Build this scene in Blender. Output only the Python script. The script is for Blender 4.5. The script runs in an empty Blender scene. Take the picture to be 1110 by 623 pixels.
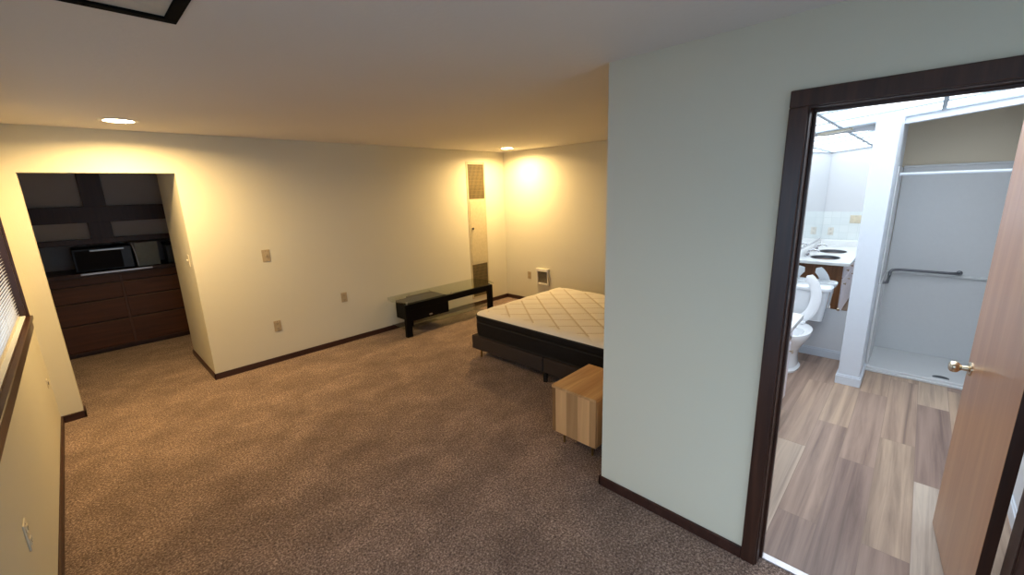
import bpy, bmesh, math, random
from mathutils import Vector, Matrix
random.seed(7)
sc = bpy.context.scene
C = sc.collection
PI = math.pi

# ------------------------------------------------------------------ materials
def srgb(r, g, b):
    f = lambda c: (c/255/12.92) if c/255 <= .04045 else ((c/255+.055)/1.055)**2.4
    return (f(r), f(g), f(b), 1)

def new_mat(name):
    m = bpy.data.materials.new(name); m.use_nodes = True
    nt = m.node_tree
    return m, nt, nt.nodes['Principled BSDF']

def node(nt, typ, **kw):
    n = nt.nodes.new(typ)
    for k, v in kw.items():
        if k in n.inputs.keys(): n.inputs[k].default_value = v
        else: setattr(n, k, v)
    return n

def coords(nt, scale=(1,1,1), rot=(0,0,0), kind='Object'):
    t = nt.nodes.new('ShaderNodeTexCoord'); m = nt.nodes.new('ShaderNodeMapping')
    m.inputs['Scale'].default_value = scale; m.inputs['Rotation'].default_value = rot
    nt.links.new(t.outputs[kind], m.inputs['Vector'])
    return m.outputs['Vector']

def ramp(nt, fac, stops):
    r = nt.nodes.new('ShaderNodeValToRGB')
    els = r.color_ramp.elements
    while len(els) < len(stops): els.new(.5)
    for e, (p, c) in zip(els, stops): e.position = p; e.color = c
    nt.links.new(fac, r.inputs['Fac'])
    return r.outputs['Color']

def mix(nt, a, b, fac, mode='MIX'):
    m = nt.nodes.new('ShaderNodeMix'); m.data_type = 'RGBA'; m.blend_type = mode
    for s, v in ((m.inputs[6], a), (m.inputs[7], b)):
        if hasattr(v, 'links') or isinstance(v, bpy.types.NodeSocket): nt.links.new(v, s)
        else: s.default_value = v
    if isinstance(fac, bpy.types.NodeSocket): nt.links.new(fac, m.inputs[0])
    else: m.inputs[0].default_value = fac
    return m.outputs[2]

def bump(nt, p, h, strength, dist):
    b = nt.nodes.new('ShaderNodeBump'); b.inputs['Strength'].default_value = strength
    b.inputs['Distance'].default_value = dist
    nt.links.new(h, b.inputs['Height']); nt.links.new(b.outputs['Normal'], p.inputs['Normal'])

def plain(name, col, rough=.5, metal=0, spec=.5, nscale=0, namt=.06, bstr=0, coat=0):
    m, nt, p = new_mat(name)
    p.inputs['Roughness'].default_value = rough; p.inputs['Metallic'].default_value = metal
    p.inputs['Specular IOR Level'].default_value = spec; p.inputs['Coat Weight'].default_value = coat
    p.inputs['Base Color'].default_value = col
    v = coords(nt)
    n = node(nt, 'ShaderNodeTexNoise', Scale=nscale or 30, Detail=4)
    nt.links.new(v, n.inputs['Vector'])
    lo = tuple(c*(1-namt) for c in col[:3])+(1,); hi = tuple(min(1, c*(1+namt)) for c in col[:3])+(1,)
    nt.links.new(ramp(nt, n.outputs['Fac'], [(.3, lo), (.7, hi)]), p.inputs['Base Color'])
    if bstr: bump(nt, p, n.outputs['Fac'], bstr, .004)
    return m

def wood(name, dark, light, axis=0, rough=.4, scale=1, spec=.4, plank=0, plank_axis=1, pvar=.35, coat=0):
    """procedural wood grain running along one axis; plank>0 gives boards of that width their own tone"""
    m, nt, p = new_mat(name)
    s = [14*scale]*3; s[axis] = .9*scale
    v = coords(nt, s)
    w = node(nt, 'ShaderNodeTexNoise', Scale=1.6, Detail=7, Roughness=.62, Distortion=.6)
    n2 = node(nt, 'ShaderNodeTexNoise', Scale=9, Detail=3)
    src = v
    if plank:
        t = nt.nodes.new('ShaderNodeTexCoord'); sp = nt.nodes.new('ShaderNodeSeparateXYZ')
        nt.links.new(t.outputs['Object'], sp.inputs[0])
        d = node(nt, 'ShaderNodeMath', operation='DIVIDE'); d.inputs[1].default_value = plank
        nt.links.new(sp.outputs[plank_axis], d.inputs[0])
        fl = node(nt, 'ShaderNodeMath', operation='FLOOR'); nt.links.new(d.outputs[0], fl.inputs[0])
        wn = node(nt, 'ShaderNodeTexWhiteNoise', noise_dimensions='1D'); nt.links.new(fl.outputs[0], wn.inputs['W'])
        add = node(nt, 'ShaderNodeVectorMath', operation='MULTIPLY_ADD')
        nt.links.new(wn.outputs['Color'], add.inputs[0]); add.inputs[1].default_value = (9, 9, 9)
        nt.links.new(v, add.inputs[2]); src = add.outputs[0]
    nt.links.new(src, w.inputs['Vector']); nt.links.new(src, n2.inputs['Vector'])
    c = ramp(nt, w.outputs['Fac'], [(.3, dark), (.5, tuple((a+b)/2 for a, b in zip(dark, light))), (.68, light)])
    c = mix(nt, c, dark, node_mul(nt, n2.outputs['Fac'], .22))
    if plank:
        bright = ramp(nt, wn.outputs['Value'], [(0, (1-pvar, 1-pvar*1.1, 1-pvar*1.2, 1)), (1, (1+pvar*.5, 1+pvar*.45, 1+pvar*.35, 1))])
        c = mix(nt, c, bright, 1, 'MULTIPLY')
    nt.links.new(c, p.inputs['Base Color'])
    p.inputs['Roughness'].default_value = rough; p.inputs['Specular IOR Level'].default_value = spec
    p.inputs['Coat Weight'].default_value = coat; p.inputs['Coat Roughness'].default_value = .25
    bump(nt, p, w.outputs['Fac'], .12, .002)
    return m

def node_mul(nt, sock, k):
    m = node(nt, 'ShaderNodeMath', operation='MULTIPLY'); m.inputs[1].default_value = k
    nt.links.new(sock, m.inputs[0]); return m.outputs[0]

def emis(name, col, strength, base=(.8,.8,.8,1)):
    m, nt, p = new_mat(name)
    p.inputs['Base Color'].default_value = base
    p.inputs['Emission Color'].default_value = col; p.inputs['Emission Strength'].default_value = strength
    return m

def wall_mat(name, col, tex=120, strength=.25):
    m, nt, p = new_mat(name)
    v = coords(nt)
    big = node(nt, 'ShaderNodeTexNoise', Scale=.8, Detail=2); nt.links.new(v, big.inputs['Vector'])
    fine = node(nt, 'ShaderNodeTexNoise', Scale=tex, Detail=3); nt.links.new(v, fine.inputs['Vector'])
    lo = tuple(c*.96 for c in col[:3])+(1,)
    nt.links.new(ramp(nt, big.outputs['Fac'], [(.3, lo), (.7, col)]), p.inputs['Base Color'])
    p.inputs['Roughness'].default_value = .75; p.inputs['Specular IOR Level'].default_value = .25
    bump(nt, p, fine.outputs['Fac'], strength, .002)
    return m

def carpet_mat():
    m, nt, p = new_mat('carpet_brown_taupe')
    v = coords(nt)
    n1 = node(nt, 'ShaderNodeTexNoise', Scale=92, Detail=6, Roughness=.78, Distortion=.4); nt.links.new(v, n1.inputs['Vector'])
    n1b = node(nt, 'ShaderNodeTexVoronoi', Scale=150); nt.links.new(v, n1b.inputs['Vector'])
    v2 = coords(nt, (1, 1.25, 1), (0, 0, .7))
    n2 = node(nt, 'ShaderNodeTexNoise', Scale=2.8, Detail=7, Roughness=.66, Distortion=.25); nt.links.new(v2, n2.inputs['Vector'])
    tuft = ramp(nt, n1.outputs['Fac'], [(.36, srgb(68, 52, 45)), (.5, srgb(132, 108, 95)), (.64, srgb(208, 184, 168))])
    patch = ramp(nt, n2.outputs['Fac'], [(.32, (.70, .68, .67, 1)), (.5, (.96, .96, .96, 1)), (.66, (1.3, 1.3, 1.3, 1))])
    nt.links.new(mix(nt, tuft, patch, 1, 'MULTIPLY'), p.inputs['Base Color'])
    p.inputs['Roughness'].default_value = 1; p.inputs['Specular IOR Level'].default_value = .05
    p.inputs['Sheen Weight'].default_value = .15; p.inputs['Sheen Roughness'].default_value = .6
    s = node(nt, 'ShaderNodeMath', operation='ADD')
    nt.links.new(n1.outputs['Fac'], s.inputs[0]); nt.links.new(node_mul(nt, n1b.outputs['Distance'], .6), s.inputs[1])
    bump(nt, p, s.outputs[0], .85, .009)
    return m

def vinyl_mat():
    m, nt, p = new_mat('vinyl_plank_greige')
    v = coords(nt)
    b = node(nt, 'ShaderNodeTexBrick', offset=.37, offset_frequency=2, squash=1)
    b.inputs['Color1'].default_value = (0, 0, 0, 1); b.inputs['Color2'].default_value = (1, 1, 1, 1)
    b.inputs['Mortar'].default_value = (.35, .35, .35, 1)
    for k, x in (('Scale', 1), ('Mortar Size', .0012), ('Mortar Smooth', 0), ('Bias', 0), ('Brick Width', 1.22), ('Row Height', .18)):
        b.inputs[k].default_value = x
    nt.links.new(v, b.inputs['Vector'])
    sep = nt.nodes.new('ShaderNodeSeparateColor'); nt.links.new(b.outputs['Color'], sep.inputs[0])
    # grain along X, shifted per board
    add = node(nt, 'ShaderNodeVectorMath', operation='MULTIPLY_ADD')
    nt.links.new(b.outputs['Color'], add.inputs[0]); add.inputs[1].default_value = (13, 7, 3)
    mp = coords(nt, (.55, 13, 1)); nt.links.new(mp, add.inputs[2])
    g = node(nt, 'ShaderNodeTexNoise', Scale=1.25, Detail=7, Roughness=.6, Distortion=.45); nt.links.new(add.outputs[0], g.inputs['Vector'])
    base = ramp(nt, sep.outputs[0], [(0, srgb(146, 124, 114)), (.35, srgb(168, 144, 128)), (.7, srgb(182, 158, 136)), (1, srgb(192, 178, 164))])
    grain = ramp(nt, g.outputs['Fac'], [(.3, (.5, .46, .46, 1)), (.44, (.82, .78, .77, 1)), (.58, (1.1, 1.07, 1.04, 1)), (.72, (1.28, 1.26, 1.22, 1))])
    c = mix(nt, base, grain, 1, 'MULTIPLY')
    c = mix(nt, c, srgb(120, 102, 92), node_mul(nt, b.outputs['Fac'], .6))
    nt.links.new(c, p.inputs['Base Color'])
    p.inputs['Roughness'].default_value = .42; p.inputs['Specular IOR Level'].default_value = .4
    return m

def thin_glass(name, tint, ior=1.5):
    m = bpy.data.materials.new(name); m.use_nodes = True; nt = m.node_tree; nt.nodes.clear()
    o = nt.nodes.new('ShaderNodeOutputMaterial'); mx = nt.nodes.new('ShaderNodeMixShader')
    t = nt.nodes.new('ShaderNodeBsdfTransparent'); t.inputs[0].default_value = tint
    g = nt.nodes.new('ShaderNodeBsdfGlossy'); g.inputs['Roughness'].default_value = .03
    lw = nt.nodes.new('ShaderNodeFresnel'); lw.inputs['IOR'].default_value = ior
    ge = nt.nodes.new('ShaderNodeNewGeometry'); inv = node(nt, 'ShaderNodeMath', operation='SUBTRACT'); inv.inputs[0].default_value = 1
    nt.links.new(ge.outputs['Backfacing'], inv.inputs[1]); ml = node(nt, 'ShaderNodeMath', operation='MULTIPLY')
    nt.links.new(inv.outputs[0], ml.inputs[0]); nt.links.new(lw.outputs[0], ml.inputs[1]); nt.links.new(ml.outputs[0], mx.inputs[0])
    nt.links.new(t.outputs[0], mx.inputs[1]); nt.links.new(g.outputs[0], mx.inputs[2])
    nt.links.new(mx.outputs[0], o.inputs[0])
    return m

QP, QQ = .2625, .315   # diamond pitch of the quilting
def quilt_mat():
    m, nt, p = new_mat('quilted_white_knit')
    v = coords(nt)
    n = node(nt, 'ShaderNodeTexNoise', Scale=160, Detail=2); nt.links.new(v, n.inputs['Vector'])
    t = nt.nodes.new('ShaderNodeTexCoord'); sp = nt.nodes.new('ShaderNodeSeparateXYZ'); nt.links.new(t.outputs['Object'], sp.inputs[0])
    def mt(op, a, b_=None):
        k = nt.nodes.new('ShaderNodeMath'); k.operation = op
        for i, q in enumerate((a, b_)):
            if q is None: continue
            if isinstance(q, bpy.types.NodeSocket): nt.links.new(q, k.inputs[i])
            else: k.inputs[i].default_value = q
        return k.outputs[0]
    X, Y = mt('DIVIDE', mt('SUBTRACT', sp.outputs[0], 2.96), QP), mt('DIVIDE', mt('SUBTRACT', sp.outputs[1], 2.305), QQ)
    d = mt('MINIMUM', mt('PINGPONG', mt('ADD', X, Y), .5), mt('PINGPONG', mt('SUBTRACT', X, Y), .5))
    ex = mt('SUBTRACT', .645, mt('ABSOLUTE', mt('SUBTRACT', sp.outputs[0], 3.5575)))   # stitching stops short of the border
    ey = mt('SUBTRACT', .895, mt('ABSOLUTE', mt('SUBTRACT', sp.outputs[1], 2.3175)))
    d = mt('ADD', d, mt('LESS_THAN', mt('MINIMUM', ex, ey), 0))
    nt.links.new(ramp(nt, d, [(0, srgb(196, 178, 148)), (.03, srgb(206, 190, 164)), (.06, srgb(236, 228, 214))]), p.inputs['Base Color'])
    p.inputs['Roughness'].default_value = .9; p.inputs['Sheen Weight'].default_value = .2
    bump(nt, p, n.outputs['Fac'], .25, .002)
    return m

def grille_mat(name, col):
    return plain(name, col, .5, nscale=60)

M = dict(
    wall=wall_mat('painted_wall_cream', srgb(216, 211, 191)),
    ceil=wall_mat('textured_ceiling_paint', srgb(222, 216, 208), 38, .55),
    bwall=wall_mat('bathroom_wall_white', srgb(222, 224, 228)),
    shw_upper=wall_mat('shower_upper_wall_beige', srgb(222, 210, 188)),
    carpet=carpet_mat(), vinyl=vinyl_mat(),
    trim=wood('dark_brown_stained_trim', srgb(44, 25, 18), srgb(74, 45, 33), 2, .33, 1.2, .5),
    base=wood('dark_brown_baseboard', srgb(46, 26, 21), srgb(72, 44, 36), 0, .4, 1.2, .4),
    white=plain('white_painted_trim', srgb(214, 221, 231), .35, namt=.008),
    leaf=wood('tan_birch_door', srgb(156, 104, 66), srgb(180, 128, 88), 2, .3, .6, .5, coat=.3),
    cab=wood('walnut_cabinet', srgb(50, 28, 16), srgb(78, 46, 27), 0, .45, 1.1, .3),
    cabdark=wood('walnut_dark_frame', srgb(50, 30, 20), srgb(70, 44, 30), 2, .45, 1.1, .4),
    oak=wood('vanity_brown_oak', srgb(96, 62, 38), srgb(136, 92, 58), 2, .4, 1.0, .4),
    mango=wood('pale_mango_wood', srgb(176, 134, 92), srgb(206, 166, 118), 2, .5, .5, .3, .092, 1, .6),
    mangotop=wood('pale_mango_wood_top', srgb(168, 120, 72), srgb(214, 172, 120), 0, .5, .7, .3, .18, 1, .2),
    matte=plain('matte_black_frame', srgb(12, 12, 11), .9, spec=.08),
    black=plain('black_lacquer', srgb(9, 8, 9), .5, spec=.15),
    blackmetal=plain('black_metal', srgb(18, 18, 18), .4),
    blackfab=plain('black_mattress_fabric', srgb(25, 22, 22), .85, nscale=200, namt=.3, bstr=.3, spec=.2),
    piping=plain('black_piping', srgb(12, 11, 12), .7),
    greyfab=plain('charcoal_base_fabric', srgb(58, 50, 46), .9, nscale=260, namt=.35, bstr=.4, spec=.15),
    quilt=quilt_mat(),
    brass=plain('aged_brass', srgb(150, 125, 80), .35, .9),
    chrome=plain('polished_chrome', srgb(200, 200, 205), .12, 1, namt=.02),
    nickel=plain('satin_nickel_knob', srgb(205, 190, 165), .18, 1, namt=.02),
    steel=plain('grab_bar_steel', srgb(120, 122, 128), .28, 1, namt=.03),
    porcelain=plain('white_porcelain', srgb(238, 241, 245), .12, namt=.01, coat=.5),
    seat=plain('white_plastic_seat', srgb(240, 242, 246), .25, namt=.01),
    counter=plain('white_cultured_marble', srgb(240, 242, 242), .18, namt=.015, coat=.3),
    shower=plain('grey_white_acrylic_surround', srgb(214, 216, 218), .25, namt=.01),
    tile=None,
    plate=plain('almond_plastic_plate', srgb(178, 160, 128), .4),
    platelt=plain('ivory_plastic_plate', srgb(222, 212, 188), .4),
    slot=plain('dark_slots', srgb(50, 42, 34), .6),
    panelpaint=plain('cream_painted_metal', srgb(192, 180, 148), .45),
    grille=grille_mat('olive_bronze_grille', srgb(122, 106, 70)),
    grilled=grille_mat('grille_dark_backing', srgb(40, 34, 24)),
    heatw=plain('white_enamel_metal', srgb(226, 222, 212), .35),
    heatg=plain('grey_grille_metal', srgb(134, 124, 108), .5),
    blind=plain('white_vinyl_blind', srgb(196, 192, 184), .45),
    canw=plain('white_lamp_trim', srgb(232, 226, 212), .35),
    canlamp=emis('warm_lamp_glow', (1, .74, .42, 1), 38),
    hatchin=plain('hatch_panel_cream', srgb(196, 190, 176), .7),
    glass=thin_glass('clear_window_glass', (.97, .98, .99, 1)),
    tglass=thin_glass('greenish_table_glass', (.86, .9, .87, 1), 1.95),
    mirror=None,
    lpanel=emis('luminous_ceiling_diffuser', (.86, .94, 1, 1), 2.2),
    gridbar=plain('grey_white_grid_bar', srgb(170, 184, 196), .45),
    hole2=plain('grey_steel_basin', srgb(96, 98, 104), .3, .6, namt=.02),
    hole=plain('dark_drain_metal', srgb(70, 76, 84), .3, .8),
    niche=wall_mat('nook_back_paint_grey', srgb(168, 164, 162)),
    darkglass=plain('dark_glossy_glass', srgb(20, 15, 13), .6, namt=.05, spec=.2),
    silver=plain('brushed_silver', srgb(170, 165, 158), .3, .8),
    palegrey=plain('pale_grey_green_panel', srgb(150, 154, 140), .45),
    bluegrey=plain('blue_grey_plastic', srgb(72, 78, 80), .4),
    conc=plain('patio_concrete', srgb(120, 126, 130), .9, nscale=3),
    strip=plain('aluminium_transition_strip', srgb(200, 196, 200), .3, .6),
    front=plain('drawer_front_pale_reflection', srgb(214, 212, 222), .3),  # pale tone carries the grazing light reflection on the vanity fronts
    basin=plain('grey_shadowless_basin', srgb(196, 202, 206), .2),
)
def mirror_mat():
    m, nt, p = new_mat('silvered_mirror')
    p.inputs['Base Color'].default_value = (.88, .9, .91, 1); p.inputs['Metallic'].default_value = 1
    p.inputs['Roughness'].default_value = .01
    return m
M['mirror'] = mirror_mat()
def tile_mat():
    m, nt, p = new_mat('white_square_tile')
    v = coords(nt, rot=(0, PI/2, 0)); mp = nt.nodes.new('ShaderNodeMapping')
    t = nt.nodes.new('ShaderNodeTexCoord'); sp = nt.nodes.new('ShaderNodeSeparateXYZ'); cb = nt.nodes.new('ShaderNodeCombineXYZ')
    nt.links.new(t.outputs['Object'], sp.inputs[0]); nt.links.new(sp.outputs[1], cb.inputs[0]); nt.links.new(sp.outputs[2], cb.inputs[1])
    b = node(nt, 'ShaderNodeTexBrick', offset=0, squash=1)
    for k, x in (('Scale', 1), ('Mortar Size', .0025), ('Brick Width', .11), ('Row Height', .11)): b.inputs[k].default_value = x
    b.inputs['Color1'].default_value = srgb(236, 242, 242); b.inputs['Color2'].default_value = srgb(230, 237, 238)
    b.inputs['Mortar'].default_value = srgb(222, 230, 230)
    nt.links.new(cb.outputs[0], b.inputs['Vector']); nt.links.new(b.outputs['Color'], p.inputs['Base Color'])
    p.inputs['Roughness'].default_value = .15
    return m
M['tile'] = tile_mat()

# ------------------------------------------------------------------ mesh helpers
def nb(): return bmesh.new()

def box(bm, x0, x1, y0, y1, z0, z1, bev=0, seg=2, rot=None, piv=None):
    r = bmesh.ops.create_cube(bm, size=1)
    vs = r['verts']
    for v in vs:
        v.co = Vector(((x0+x1)/2 + v.co.x*(x1-x0), (y0+y1)/2 + v.co.y*(y1-y0), (z0+z1)/2 + v.co.z*(z1-z0)))
    if bev:
        es = list({e for v in vs for e in v.link_edges})
        rr = bmesh.ops.bevel(bm, geom=es, offset=bev, segments=seg, affect='EDGES', profile=.5)
        vs = list({v for f in rr['faces'] for v in f.verts} | {v for v in vs if v.is_valid})
    if rot:
        bmesh.ops.rotate(bm, verts=vs, cent=piv or (0,0,0), matrix=rot)
    return vs

def cyl(bm, p, q, r0, r1=None, n=20, cap=True):
    p, q = Vector(p), Vector(q); d = q-p
    r1 = r0 if r1 is None else r1
    r = bmesh.ops.create_cone(bm, cap_ends=cap, segments=n, radius1=r0, radius2=r1, depth=d.length)
    M_ = Matrix.Translation((p+q)/2) @ d.to_track_quat('Z', 'Y').to_matrix().to_4x4()
    bmesh.ops.transform(bm, matrix=M_, verts=r['verts']); return r['verts']

def lathe(bm, prof, n=32, mat=None, sx=1, sy=1):
    """prof list of (r,z), closed round the Z axis"""
    rings = []
    for r, z in prof:
        if r < 1e-6: rings.append([bm.verts.new((0, 0, z))])
        else: rings.append([bm.verts.new((r*sx*math.cos(2*PI*i/n), r*sy*math.sin(2*PI*i/n), z)) for i in range(n)])
    fs = []
    for a, b in zip(rings, rings[1:]):
        for i in range(n):
            j = (i+1) % n
            if len(a) == 1 and len(b) == 1: continue
            if len(a) == 1: fs.append(bm.faces.new((a[0], b[i], b[j])))
            elif len(b) == 1: fs.append(bm.faces.new((a[i], a[j], b[0])))
            else: fs.append(bm.faces.new((a[i], a[j], b[j], b[i])))
    vs = [v for r in rings for v in r]
    if mat is not None: bmesh.ops.transform(bm, matrix=mat, verts=vs)
    return vs

def tube(bm, pts, r, n=12, closed=False):
    pts = [Vector(p) for p in pts]; rings = []
    up = Vector((0, 0, 1))
    for i, p in enumerate(pts):
        if closed: t = (pts[(i+1) % len(pts)] - pts[i-1]).normalized()
        else: t = (pts[min(i+1, len(pts)-1)] - pts[max(i-1, 0)]).normalized()
        a = t.cross(up)
        if a.length < .05: a = t.cross(Vector((0, 1, 0)))
        a.normalize(); b = t.cross(a).normalized()
        if rings:
            # keep frames from twisting
            pa = prev_a - t*prev_a.dot(t)
            if pa.length > 1e-4: a = pa.normalized(); b = t.cross(a)
        prev_a = a
        rr = r[i] if isinstance(r, (list, tuple)) else r
        rings.append([bm.verts.new(p + rr*(a*math.cos(2*PI*k/n) + b*math.sin(2*PI*k/n))) for k in range(n)])
    pairs = list(zip(rings, rings[1:])) + ([(rings[-1], rings[0])] if closed else [])
    for A, B in pairs:
        for k in range(n):
            bm.faces.new((A[k], A[(k+1) % n], B[(k+1) % n], B[k]))
    if not closed:
        bm.faces.new(rings[0][::-1]); bm.faces.new(rings[-1])

def loft(bm, sections, cap=True):
    """sections = list of lists of points, same count"""
    rings = [[bm.verts.new(p) for p in s] for s in sections]
    n = len(rings[0])
    for A, B in zip(rings, rings[1:]):
        for k in range(n): bm.faces.new((A[k], A[(k+1) % n], B[(k+1) % n], B[k]))
    if cap: bm.faces.new(rings[0][::-1]); bm.faces.new(rings[-1])

def obj(name, bm, m, parent=None, smooth=False, loc=None):
    bmesh.ops.recalc_face_normals(bm, faces=bm.faces)
    me = bpy.data.meshes.new(name); bm.to_mesh(me); bm.free()
    me.materials.append(m)
    o = bpy.data.objects.new(name, me); C.objects.link(o)
    if smooth:
        for p in me.polygons: p.use_smooth = True
        me.set_sharp_from_angle(angle=math.radians(40))
    if parent:
        o.parent = parent
        o.matrix_parent_inverse = Matrix.Translation(parent.location).inverted()   # parts are modelled in room coordinates
    return o

def tag(o, label, cat, group=None):
    o['label'] = label; o['category'] = cat
    if group: o['group'] = group
    return o

def thing(name, label, cat, loc=(0,0,0), group=None):
    o = bpy.data.objects.new(name, None); C.objects.link(o); o.location = loc; o.empty_display_size = .1
    bpy.context.view_layer.update()
    return tag(o, label, cat, group)

def struct(name, bm, m, smooth=False, parent=None):
    o = obj(name, bm, m, parent, smooth)
    if not parent: o['kind'] = 'structure'
    return o

def sempty(name, loc):
    o = bpy.data.objects.new(name, None); C.objects.link(o); o.location = loc; o['kind'] = 'structure'
    bpy.context.view_layer.update()
    return o

# ------------------------------------------------------------------ key dimensions
XW, YB, XR, XD, H = -.344, 4.922, 4.958, 1.959, 2.36
XL, XJ, HN, YN = -.209, .740, 2.015, 5.987     # opening into the nook
YC = 1.195                                     # outer corner of the bathroom block
XDI, YCI = 2.075, 1.10                         # bathroom side of those walls
T = .115
DY0, DY1, DH = -.375, .345, 2.03               # clear door opening
YF = -1.7                                      # wall behind the camera
BX, BYR = 5.12, -.56                           # bathroom mirror wall and right wall

# ------------------------------------------------------------------ bedroom shell
b = nb(); box(b, XW-.15, XDI-.045, YF-.15, YC, -.12, 0); box(b, XW-.15, XR+.12, YC, 7.6, -.12, 0)
struct('floor', b, M['carpet'])
b = nb(); box(b, XDI-.045, 5.95, BYR-.1, YC-.002, -.12, 0); struct('floor_bathroom', b, M['vinyl'])
b = nb(); box(b, XW-.15, XD+.06, YF-.15, YC, H, H+.1); box(b, XW-.15, XR+.12, YC, YB+.0, H, H+.1)
box(b, -1.0, 1.6, YB, 7.6, H, H+.1); struct('ceiling', b, M['ceil'])

W1, W2 = (2.0, 4.66, .97, 2.04), (-1.5, 1.35, .10, 2.04)
b = nb()
box(b, XW-.15, XW, W2[1], YB, 0, .97); box(b, XW-.15, XW, YF-.15, W2[1], 0, .10); box(b, XW-.15, XW, YF-.15, YB, 2.04, H)
box(b, XW-.15, XW, W1[1], YB, .97, 2.04); box(b, XW-.15, XW, W2[1], W1[0], .97, 2.04); box(b, XW-.15, XW, YF-.15, W2[0], .10, 2.04)
struct('wall_left', b, M['wall'])
b = nb()
box(b, -1.0, XL, YB, YB+T, 0, H)                        # stub beside the window
box(b, XL, XJ, YB, YB+T, HN, H)                         # header over the opening
box(b, XJ, XR+.12, YB, YN, 0, H)                        # solid wall to the right
struct('wall_back', b, M['wall'])
b = nb(); box(b, XR, XR+.12, YC-T, YB, 0, H); struct('wall_right', b, M['wall'])
b = nb()
box(b, XD, XDI, DY1+.02, YC, 0, H); box(b, XD, XDI, DY0-.02, DY1+.02, DH+.02, H); box(b, XD, XDI, YF-.15, DY0-.02, 0, H)
box(b, XDI, XR, YCI, YC, 0, H)
struct('wall_bathroom', b, M['wall'])
b = nb(); box(b, XW, -.20, YF-.15, YF, 0, H); box(b, 1.80, XD, YF-.15, YF, 0, H); box(b, -.20, 1.80, YF-.15, YF, 2.06, H); box(b, -.20, 1.80, YF-.15, YF, 0, .06)
struct('wall_front', b, M['wall'])
b = nb()
for x0, x1 in ((-.20, -.14), (.77, .83), (1.74, 1.80)): box(b, x0, x1, YF-.11, YF-.05, .06, 2.06, .004, 1)
for z0, z1 in ((.06, .12), (2.0, 2.06)): box(b, -.14, 1.74, YF-.11, YF-.05, z0, z1, .004, 1)
struct('added_glazed_door', b, M['heatg'])  # glazed door added behind the camera to let in fill daylight
b = nb(); box(b, -.15, 1.75, YF-.082, YF-.078, .10, 2.02); struct('added_door_glass', b, M['glass'])  # glass of the added, unseen door
# nook walls
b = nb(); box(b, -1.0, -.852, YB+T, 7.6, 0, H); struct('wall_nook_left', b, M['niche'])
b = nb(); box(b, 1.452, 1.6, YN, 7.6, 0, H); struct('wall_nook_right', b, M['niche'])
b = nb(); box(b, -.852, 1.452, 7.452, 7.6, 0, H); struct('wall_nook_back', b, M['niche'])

# baseboards
bh, bt = .062, .013
def bboard(name, x0, x1, y0, y1, m=None, h=bh):
    b = nb(); box(b, x0, x1, y0, y1, 0, h, .003, 1); return struct(name, b, m or M['base'])
b = nb()
box(b, XJ-bt, XR, YB-bt, YB, 0, bh, .003, 1); box(b, XJ-bt, XJ, YB-bt, YN, 0, bh, .003, 1)
struct('baseboard_back', b, M['base'])
b = nb(); box(b, XW, XL+bt, YB-bt, YB, 0, bh, .003, 1); box(b, XL, XL+bt, YB-bt, YB+T, 0, bh, .003, 1); struct('baseboard_nook', b, M['base'])
bboard('baseboard_left', XW, XW+bt, YF, YB-bt)
bboard('baseboard_right', XR-bt, XR, YC, YB-bt)
b = nb(); box(b, XD-bt, XD, .411, YC+bt, 0, bh, .003, 1); box(b, XD-bt, XR-bt, YC, YC+bt, 0, bh, .003, 1)
struct('baseboard_bathroom', b, M['base'])
bboard('baseboard_front', XW+bt, XD, YF, YF+bt)

# ------------------------------------------------------------------ windows (left wall) and blind
def window(name, y0, y1, z0, z1):
    w = sempty(name, (XW, (y0+y1)/2, z0))
    b = nb(); cw = .012
    for (a, c, d, e) in ((y0-cw, y0, z0-.02, z1+cw), (y1, y1+cw, z0-.02, z1+cw), (y0, y1, z1, z1+cw)):
        box(b, XW, XW+.016, a, c, d, e, .003, 1)
    for (a, c, d, e) in ((y0, y0+.02, z0, z1), (y1-.02, y1, z0, z1), (y0+.02, y1-.02, z1-.02, z1), (y0+.02, y1-.02, z0, z0+.01)):
        box(b, XW-.15, XW, a, c, d, e)
    obj('window_frame', b, M['trim'], w)
    b = nb(); ym = (y0+y1)/2
    for (a, c, d, e) in ((y0+.02, y0+.06, z0+.01, z1-.02), (y1-.06, y1-.02, z0+.01, z1-.02), (ym-.025, ym+.025, z0+.01, z1-.02),
                         (y0+.06, y1-.06, z0+.01, z0+.05), (y0+.06, y1-.06, z1-.06, z1-.02)):
        box(b, XW-.13, XW-.095, a, c, d, e, .004, 1)
    obj('window_sash', b, M['heatg'], w)
    b = nb(); box(b, XW-.116, XW-.112, y0+.04, y1-.04, z0+.03, z1-.04); obj('window_pane', b, M['glass'], w)
    b = nb(); box(b, XW-.09, XW+.028, y0-.035, y1+.035, z0-.028, z0+.004, .005, 2); box(b, XW, XW+.018, y0-.03, y1+.03, z0-.09, z0-.03, .003, 1)
    obj('window_sill', b, M['trim'], w)
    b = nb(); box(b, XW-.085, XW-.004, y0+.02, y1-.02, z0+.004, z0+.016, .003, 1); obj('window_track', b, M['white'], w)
    return w
window('window_1', *W1); window('added_fill_window', *W2)  # second window, out of view behind the camera, is added for fill daylight

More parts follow.
